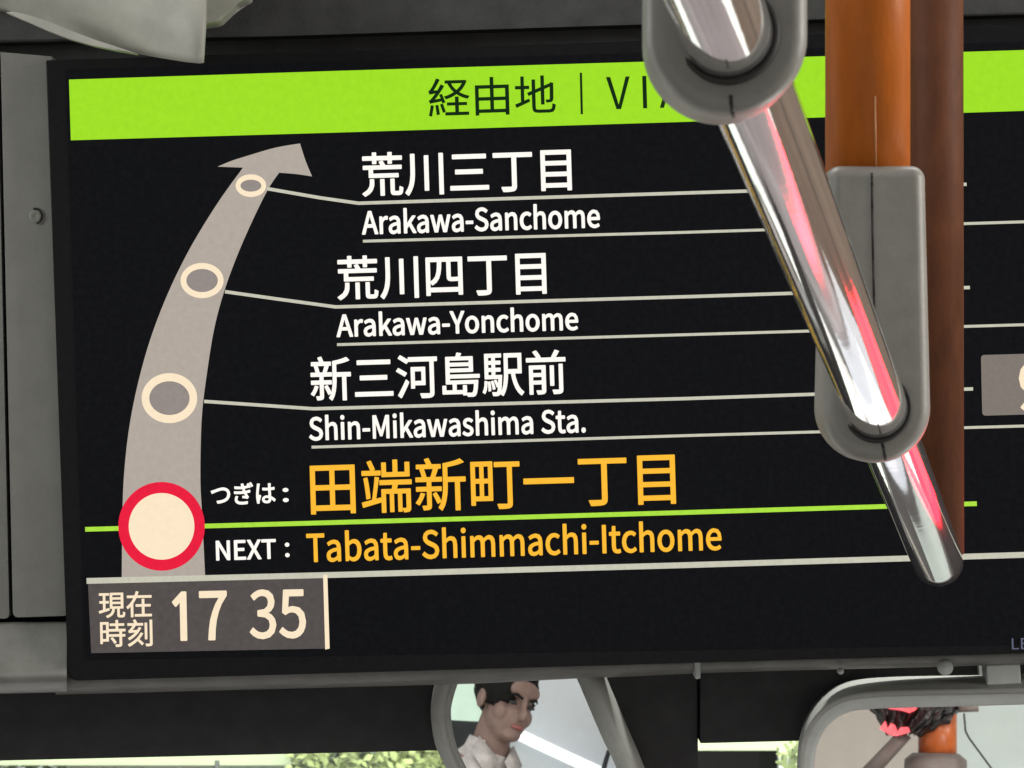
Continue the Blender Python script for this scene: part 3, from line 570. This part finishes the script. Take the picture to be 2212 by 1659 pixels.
ou2 = [(1735, 1870), (1721, 1760), (1721, 1655), (1727, 1595), (1750, 1545), (1785, 1509), (1833, 1488), (1926, 1479), (2080, 1476), (2212, 1474), (2350, 1473), (2450, 1485), (2500, 1550), (2512, 1700), (2500, 1870), (2425, 1950), (2200, 1968), (1945, 1962), (1800, 1940)]
MR2, m2, v2, R2 = mirror('interior_mirror', (2100, 1690), dense(in2), dense(ou2), .088, (-.12, -.90, -.42), 'broad round cornered grey mirror in the lower right corner reflecting an orange pole', bevel=.55)
prism('bracket', [(2131, 1437), (2204, 1434), (2206, 1478), (2132, 1480)], .072, .13, M['rimin'], MR2, .001)

# ------------------------------------------------------------------ what the mirrors show: people and fittings behind the camera
def place(root, R, c, v, dist):
    """root is modelled facing -Y about the origin, then set where the mirror shows it"""
    f = v.copy(); x = f.cross(Vector((0, 0, 1))).normalized(); z = x.cross(f).normalized()
    B = Matrix((x, f, z)).transposed().to_4x4(); B.translation = c+v*dist
    root.matrix_world = R @ B
def local(name, bm, m, parent, smooth=True): return bmobj(name, bm, m, parent, smooth, world=False)
def box(bm, x0, x1, y0, y1, z0, z1):
    vs = [bm.verts.new((x, y, z)) for x in (x0, x1) for y in (y0, y1) for z in (z0, z1)]
    for f in ((0, 1, 3, 2), (4, 6, 7, 5), (0, 4, 5, 1), (2, 3, 7, 6), (0, 2, 6, 4), (1, 5, 7, 3)): bm.faces.new([vs[i] for i in f])
M.update({
 'skin': mat('skin', (.20, .125, .105), .65, var=.18, scale=45), 'hair': mat('black_hair', (.007, .007, .0065), .7, spec=.12, var=.3, scale=120, stretch=(1, 1, .2)),
 'lip': mat('lips', (.28, .09, .08), .5), 'shirt': mat('white_shirt', (.46, .42, .41), .8, var=.25, scale=30), 'dark': mat('dark_fabric', (.02, .022, .024), .8),
 'backpanel': mat('pale_ceiling_panel', (.60, .625, .66), .7, var=.03, scale=25, emit=(1, 1, 1), estr=0), 'lamp': mat('lit_lamp_tube', (.9, .9, .9), .5, emit=(.95, 1, 1), estr=1.15),
 'lit': mat('lit_window', (.25, .3, .26), .4, var=.08, scale=6, emit=(.60, .78, .62), estr=.8), 'beige': mat('beige_panel', (.37, .325, .29), .7, var=.05, scale=12),
 'mint': mat('pale_mint_panel', (.45, .50, .48), .7, var=.04, scale=10), 'rubber': mat('black_crumpled_plastic', (.016, .015, .016), .35, bump=.6, bscale=60),
 'led': mat('red_led', (.1, .01, .01), .5, var=.5, scale=90, emit=(1.0, .10, .12), estr=1.6), 'rust': mat('rust_orange_vinyl', (.42, .10, .022), .35, var=.3, scale=30), 'collar': mat('taupe_collar', (.13, .105, .095), .5),
})
u1 = .00146                                   # metres per display unit at the person
def q1(x, y): return ((x-1140)*u1, (1560-y)*u1)
def ball(bm, c, r, n=24):
    g = bmesh.ops.create_uvsphere(bm, u_segments=n, v_segments=n//2, radius=1)
    for v in g['verts']: v.co = Vector((v.co.x*r[0]+c[0], v.co.y*r[1]+c[1], v.co.z*r[2]+c[2]))
pe = empty('person', label='person in a white shirt with black hair looking down to one side', cat='person')
bm = bmesh.new()
ball(bm, (0, .012, .035), (.076, .095, .090)); ball(bm, (0, -.018, -.045), (.060, .070, .070)); ball(bm, (0, -.055, -.085), (.034, .034, .024))
ball(bm, (0, -.098, -.022), (.0125, .020, .020)); ball(bm, (0, -.092, .004), (.0085, .012, .026))
ball(bm, (.044, -.048, -.03), (.020, .026, .028)); ball(bm, (-.044, -.048, -.03), (.020, .026, .028)); ball(bm, (0, -.080, .045), (.052, .016, .030))
ball(bm, (.079, .012, -.01), (.010, .020, .032)); ball(bm, (-.079, .012, -.01), (.010, .020, .032))
tube_mesh(bm, (0, .015, -.03), (0, .03, -.20), .052, .058, 24); ball(bm, (0, .03, -.24), (.15, .075, .075))
body = local('body', bm, M['skin'], pe)
rm = body.modifiers.new('r', 'REMESH'); rm.mode = 'VOXEL'; rm.voxel_size = .004; rm.use_smooth_shade = True
sm = body.modifiers.new('s', 'SMOOTH'); sm.iterations = 9
bpy.context.view_layer.update(); bake(body)
for p in body.data.polygons: p.use_smooth = True
bm = bmesh.new()
g = bmesh.ops.create_uvsphere(bm, u_segments=40, v_segments=28, radius=1)
for v in g['verts']:
    k = 1+.03*math.sin(v.co.x*23+v.co.z*17)
    v.co = Vector((v.co.x*.090*k, v.co.y*.108*k+.020, v.co.z*.104*k+.042))
dele = [f for f in bm.faces if (f.calc_center_median().y < -.035 and f.calc_center_median().z < .045+1.0*f.calc_center_median().x and f.calc_center_median().z < .11) or (f.calc_center_median().z < -.02 and f.calc_center_median().y < .03)]
bmesh.ops.delete(bm, geom=dele, context='FACES')
hair = local('hair', bm, M['hair'], pe)
so = hair.modifiers.new('s', 'SOLIDIFY'); so.thickness = .012; so.offset = -1
bpy.context.view_layer.update(); bake(hair)
for sx in (-1, 1):
    bm = bmesh.new(); ball(bm, (sx*.031, -.083, .004), (.013, .008, .0055), 16); local('eye', bm, M['dark'], pe)
    bm = bmesh.new(); tube_mesh(bm, (sx*.014, -.097, .022), (sx*.034, -.094, .029), .0042, .0045, 10); tube_mesh(bm, (sx*.034, -.094, .029), (sx*.052, -.078, .022), .0045, .002, 10); local('eyebrow', bm, M['hair'], pe)
bm = bmesh.new(); ball(bm, (0, -.086, -.060), (.022, .008, .0065), 16); local('mouth', bm, M['lip'], pe)
bm = bmesh.new()
rows = []
for z, rx, ry in ((-.125, .064, .062), (-.16, .072, .070), (-.19, .10, .078), (-.215, .155, .085), (-.25, .185, .095), (-.40, .19, .11), (-.60, .18, .11)):
    rows.append([bm.verts.new((rx*math.cos(2*math.pi*i/40)*(1+.02*math.sin(7*i)), .03+ry*math.sin(2*math.pi*i/40)*(1+.03*math.sin(5*i)), z-.03*(1 if math.sin(2*math.pi*i/40) < -.8 and z > -.17 else 0))) for i in range(40)])
for a, b in zip(rows, rows[1:]):
    for i in range(40): bm.faces.new((a[i], a[(i+1) % 40], b[(i+1) % 40], b[i]))
local('shirt', bm, M['shirt'], pe)
for sx in (-1, 1):
    bm = bmesh.new()
    vs = [bm.verts.new(p) for p in ((sx*.062, -.005, -.118), (sx*.012, -.058, -.165), (sx*.048, -.072, -.215), (sx*.09, -.03, -.165))]
    bm.faces.new(vs); cl = local('shirt_collar', bm, M['shirt'], pe)
    so = cl.modifiers.new('s', 'SOLIDIFY'); so.thickness = .006
    bpy.context.view_layer.update(); bake(cl)
hx, hz = q1(1098, 1504)
place(pe, R1, m1, v1, 1.9)
pe.matrix_world = pe.matrix_world @ Matrix.Translation((hx, 0, hz)) @ Matrix.Rotation(math.radians(34), 4, 'Z') @ Matrix.Rotation(math.radians(10), 4, 'X') @ Matrix.Rotation(math.radians(13), 4, 'Y') @ Matrix.Scale(1.08, 4)
u1b = .00195
def q1b(x, y): return ((x-1140)*u1b, (1560-y)*u1b)
cp = empty('ceiling_panel', kind=None, label='pale ceiling panel behind the person', cat='panel')
bm = bmesh.new(); a = q1b(1090, 1200); b = q1b(1700, 2000); box(bm, a[0], b[0], 0, .03, b[1], a[1]); local('panel', bm, M['backpanel'], cp, False)
place(cp, R1, m1, v1, 2.7)
cl = empty('ceiling_lamp', label='white strip lamp crossing the pale ceiling panel', cat='lamp')
bm = bmesh.new(); a = q1b(1110, 1565); b = q1b(1345, 1672); tube_mesh(bm, (a[0], -.03, a[1]), (b[0], -.03, b[1]), .024, n=16); local('tube', bm, M['lamp'], cl)
place(cl, R1, m1, v1, 2.66)
st = empty('strap', label='dark strap hanging before the pale ceiling panel', cat='strap')
bm = bmesh.new(); a = q1b(1309, 1600); b = q1b(1275, 1700); tube_mesh(bm, (a[0], -.05, a[1]), (b[0], -.05, b[1]), .009, .013, n=12); local('belt', bm, M['dark'], st)
place(st, R1, m1, v1, 2.6)
sw = empty('side_window', label='bright side window behind the person', cat='window')
bm = bmesh.new(); a = q1b(930, 1380); b = q1b(1060, 1548); box(bm, a[0], b[0], 0, .02, b[1], a[1]); local('pane', bm, M['lit'], sw, False)
bm = bmesh.new(); a = q1b(900, 1548); b = q1b(1085, 1900); box(bm, a[0], b[0], 0, .03, b[1], a[1]); local('lower_panel', bm, M['dark'], sw, False)
place(sw, R1, m1, v1, 2.65)
# fittings in the broad mirror
u2 = .000836
def q2(x, y, k=1): return ((x-2100)*u2*k, (1690-y)*u2*k)
ps = empty('passenger_pole', label='orange pole with a taupe collar and black hood', cat='pole')
bm = bmesh.new(); a = q2(2040, 1540); b = q2(2040, 1640); tube_mesh(bm, (a[0], 0, a[1]), (b[0], 0, b[1]), 41*u2, n=32); local('sleeve', bm, M['rust'], ps)
bm = bmesh.new(); lathe(bm, (q2(2036, 1633)[0], 0, q2(2036, 1633)[1]), (0, 0, -1), [(0, 0), (0, 50*u2), (14*u2, 66*u2), (60*u2, 68*u2), (200*u2, 66*u2), (200*u2, 0)], 32); local('collar', bm, M['collar'], ps)
bm = bmesh.new()
rows = []
for k, (y, xl, xr) in enumerate(((1528, 1880, 2098), (1540, 1892, 2092), (1550, 1908, 2075), (1565, 1915, 2062), (1580, 1926, 2040), (1596, 1940, 2012))):
    (x0, z0), (x1, _) = q2(xl, y), q2(xr, y); rows.append([])
    for i in range(24):
        t = i/23; rows[-1].append(bm.verts.new((x0+(x1-x0)*t+.004*math.sin(i*2.1+k), -.045-.03*math.sin(math.pi*t)-.012*math.sin(i*1.9+k*1.3), z0+.006*math.sin(i*2.7+k*2))))
for a, b in zip(rows, rows[1:]):
    for i in range(23): bm.faces.new((a[i], a[i+1], b[i+1], b[i]))
local('hood', bm, M['rubber'], ps)
def blob(name, pts, y, m):
    bm = bmesh.new(); f = [bm.verts.new((*[q2(*p)[0]], y, q2(*p)[1])) for p in pts]; b = [bm.verts.new((v.co.x, y+.012, v.co.z)) for v in f]
    bm.faces.new(f); bm.faces.new(b[::-1]); n = len(f)
    for i in range(n): bm.faces.new((f[i], b[i], b[(i+1) % n], f[(i+1) % n]))
    return local(name, bm, m, ps, False)
blob('red_display', [(1938, 1520), (2004, 1520), (2000, 1546), (1987, 1553), (1968, 1548), (1945, 1546)], -.115, M['led'])
blob('red_display', [(1927, 1588), (1938, 1572), (1943, 1588), (1950, 1576), (1958, 1580), (1963, 1593), (1970, 1584), (1984, 1583), (1988, 1592), (1976, 1597), (1960, 1602), (1945, 1599)], -.115, M['led'])
bm = bmesh.new(); a = q2(2085, 1537); b = q2(2126, 1535); tube_mesh(bm, (a[0], -.05, a[1]), (b[0], -.05, b[1]), 9*u2, n=16); local('knob', bm, M['collar'], ps)
bm = bmesh.new(); pts = [q2(*p) for p in ((2096, 1548), (2099, 1585), (2106, 1600), (2150, 1662), (2170, 1690))]
for a, b in zip(pts, pts[1:]): tube_mesh(bm, (a[0], -.05, a[1]), (b[0], -.05, b[1]), .0018, n=8)
local('wire', bm, M['dark'], ps)
bm = bmesh.new(); a = q2(1975, 1592); b = q2(1890, 1690); tube_mesh(bm, (a[0], -.04, a[1]), (b[0], -.04, b[1]), 15*u2, 17*u2, n=20); local('steel_arm', bm, M['collar'], ps)
place(ps, R2, m2, v2, 1.2)
k2 = 1.5
bw = empty('rear_wall_panel', label='beige panel behind the orange pole', cat='panel')
bm = bmesh.new(); a = q2(1735, 1480, k2); b = q2(2022, 1960, k2); box(bm, a[0], b[0], 0, .03, b[1], a[1]); local('panel', bm, M['beige'], bw, False)
place(bw, R2, m2, v2, 1.9)
mw = empty('rear_wall_panel', label='pale mint panel beside the beige one', cat='panel')
bm = bmesh.new(); a = q2(2022, 1300, k2); b = q2(2700, 2200, k2); box(bm, a[0]+.001, b[0], 0, .03, b[1], a[1]); local('panel', bm, M['mint'], mw, False)
place(mw, R2, m2, v2, 1.9)
area('mirror_fill_light', (.75, -.30, -.62), (.1, -1.25, -.82), .3, .3, 2.6, (1, .98, .96))  # unseen lamp added to light the fittings in the broad mirror

# ------------------------------------------------------------------ outside, through the windscreen
M.update({
 'skyg': mat('bright_sky', (.2, .2, .2), 1, var=.03, scale=.05, emit=(.96, 1, .97), estr=1.6),
 'road': mat('pale_concrete', (.36, .37, .35), .9, var=.2, scale=3), 'plaster': mat('pale_pink_plaster', (.66, .62, .60), .8, var=.05, scale=1.5),
 'whitep': mat('white_plaster', (.62, .64, .60), .8, var=.03), 'trim': mat('pale_lime_trim', (.34, .38, .25), .7, var=.06, scale=4),
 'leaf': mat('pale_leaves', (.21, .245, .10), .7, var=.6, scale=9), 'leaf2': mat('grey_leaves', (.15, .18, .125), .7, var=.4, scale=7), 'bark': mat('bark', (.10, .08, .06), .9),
 'shopglass': mat('dark_shop_glass', (.012, .011, .014), .3, spec=.2), 'pole': mat('grey_post', (.06, .06, .06), .6),
})
gd = meshobj('ground', [(-60, .6, -2.5), (60, .6, -2.5), (60, 60, -2.5), (-60, 60, -2.5)], [(0, 1, 2, 3)], M['road']); tag(gd, kind='structure')
sk = meshobj('sky', [(-90, 55, -5), (90, 55, -5), (90, 55, 60), (-90, 55, 60)], [(0, 1, 2, 3)], M['skyg']); tag(sk, kind='structure')
def face(name, x0, x1, y0, y1, Y, th, m, parent):
    a = at(x0, y0, Y); b = at(x1, y1, Y); bm = bmesh.new(); box(bm, a.x, b.x, Y, Y+th, b.z, a.z); return bmobj(name, bm, m, parent)
YB = 12
b1 = empty('building', at(290, 1900, YB), label='pale pinkish building at the far left beyond the windscreen', cat='building')
face('wall', 122, 466, 1300, 2300, YB, 3, M['plaster'], b1); face('eave', -20, 640, 1290, 1653, YB-.5, .4, M['trim'], b1)
b2 = empty('building', at(550, 1900, YB), label='bright white building between the pinkish wall and the foliage', cat='building')
face('wall', 472, 622, 1300, 2300, YB-.2, 3, M['whitep'], b2); face('corner_trim', 620, 634, 1300, 2300, YB-.3, .3, M['trim'], b2)
for i, (px, lb) in enumerate(((118, 'thin dark post at the left side of the pinkish wall'), (469, 'thin dark post between the pinkish wall and the white building'))):
    p = empty('post', at(px, 2000, YB-.8), label=lb, cat='post', group='thin posts outside the windscreen')
    bm = bmesh.new(); tube_mesh(bm, at(px, 1655 if i == 0 else 1643, YB-.8), at(px, 2300, YB-.8), .009*1.0, n=10); bmobj('shaft', bm, M['pole'], p, True)
def tree(px0, px1, py0, py1, Y, n, label, mts):
    c = at((px0+px1)/2, 2400, Y); t = empty('tree', (c.x, Y, -2.5), label=label, cat='tree', group='trees outside the windscreen')
    bm = bmesh.new(); top = at((px0+px1)/2, py0+60, Y); tube_mesh(bm, (c.x, Y, -2.5), (c.x+.05, Y, top.z), .10, .03, 12); 
    for k in range(9):
        z = -2.4+k*max(top.z+1.6, .3)/9; a = k*2.4; tube_mesh(bm, (c.x, Y, z), (c.x+math.cos(a)*.7, Y+math.sin(a)*.4, z+.5), .03, .008, 8) if px1-px0 > 250 else None
    bmobj('trunk', bm, M['bark'], t, True)
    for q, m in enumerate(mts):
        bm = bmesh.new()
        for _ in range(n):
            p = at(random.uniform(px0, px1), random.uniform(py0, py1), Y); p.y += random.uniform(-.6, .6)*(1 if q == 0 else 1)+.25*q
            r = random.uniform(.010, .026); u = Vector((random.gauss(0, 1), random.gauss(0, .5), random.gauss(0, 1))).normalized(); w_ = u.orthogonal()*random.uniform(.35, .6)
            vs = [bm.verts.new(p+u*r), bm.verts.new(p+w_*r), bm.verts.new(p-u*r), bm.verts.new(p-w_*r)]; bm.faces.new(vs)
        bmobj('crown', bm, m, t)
    return t
tree(626, 1010, 1560, 2200, 11, 2600, 'yellow green tree seen left of the tapered mirror', ('x', 'y')) if False else None
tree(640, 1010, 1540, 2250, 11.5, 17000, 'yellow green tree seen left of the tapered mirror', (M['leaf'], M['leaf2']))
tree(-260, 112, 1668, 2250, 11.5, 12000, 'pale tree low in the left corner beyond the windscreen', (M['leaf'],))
b3 = empty('shop_front', at(1620, 1900, 9), label='shop front with pale lime window frame and dark glass between the mirrors', cat='shop front')
face('wall', 1380, 2800, 1200, 2300, 9.3, 2, M['whitep'], b3)
wf = face('window', 1400, 1682, 1622, 2100, 9.1, .15, M['shopglass'], b3)
face('lintel', 1380, 1760, 1560, 1621, 9.0, .25, M['trim'], b3)
face('jamb', 1684, 1702, 1621, 2300, 9.0, .25, M['whitep'], b3)
tree(1706, 1900, 1625, 2250, 8.2, 2600, 'sparse yellow green tree between the shop window and the broad mirror', (M['leaf'],))
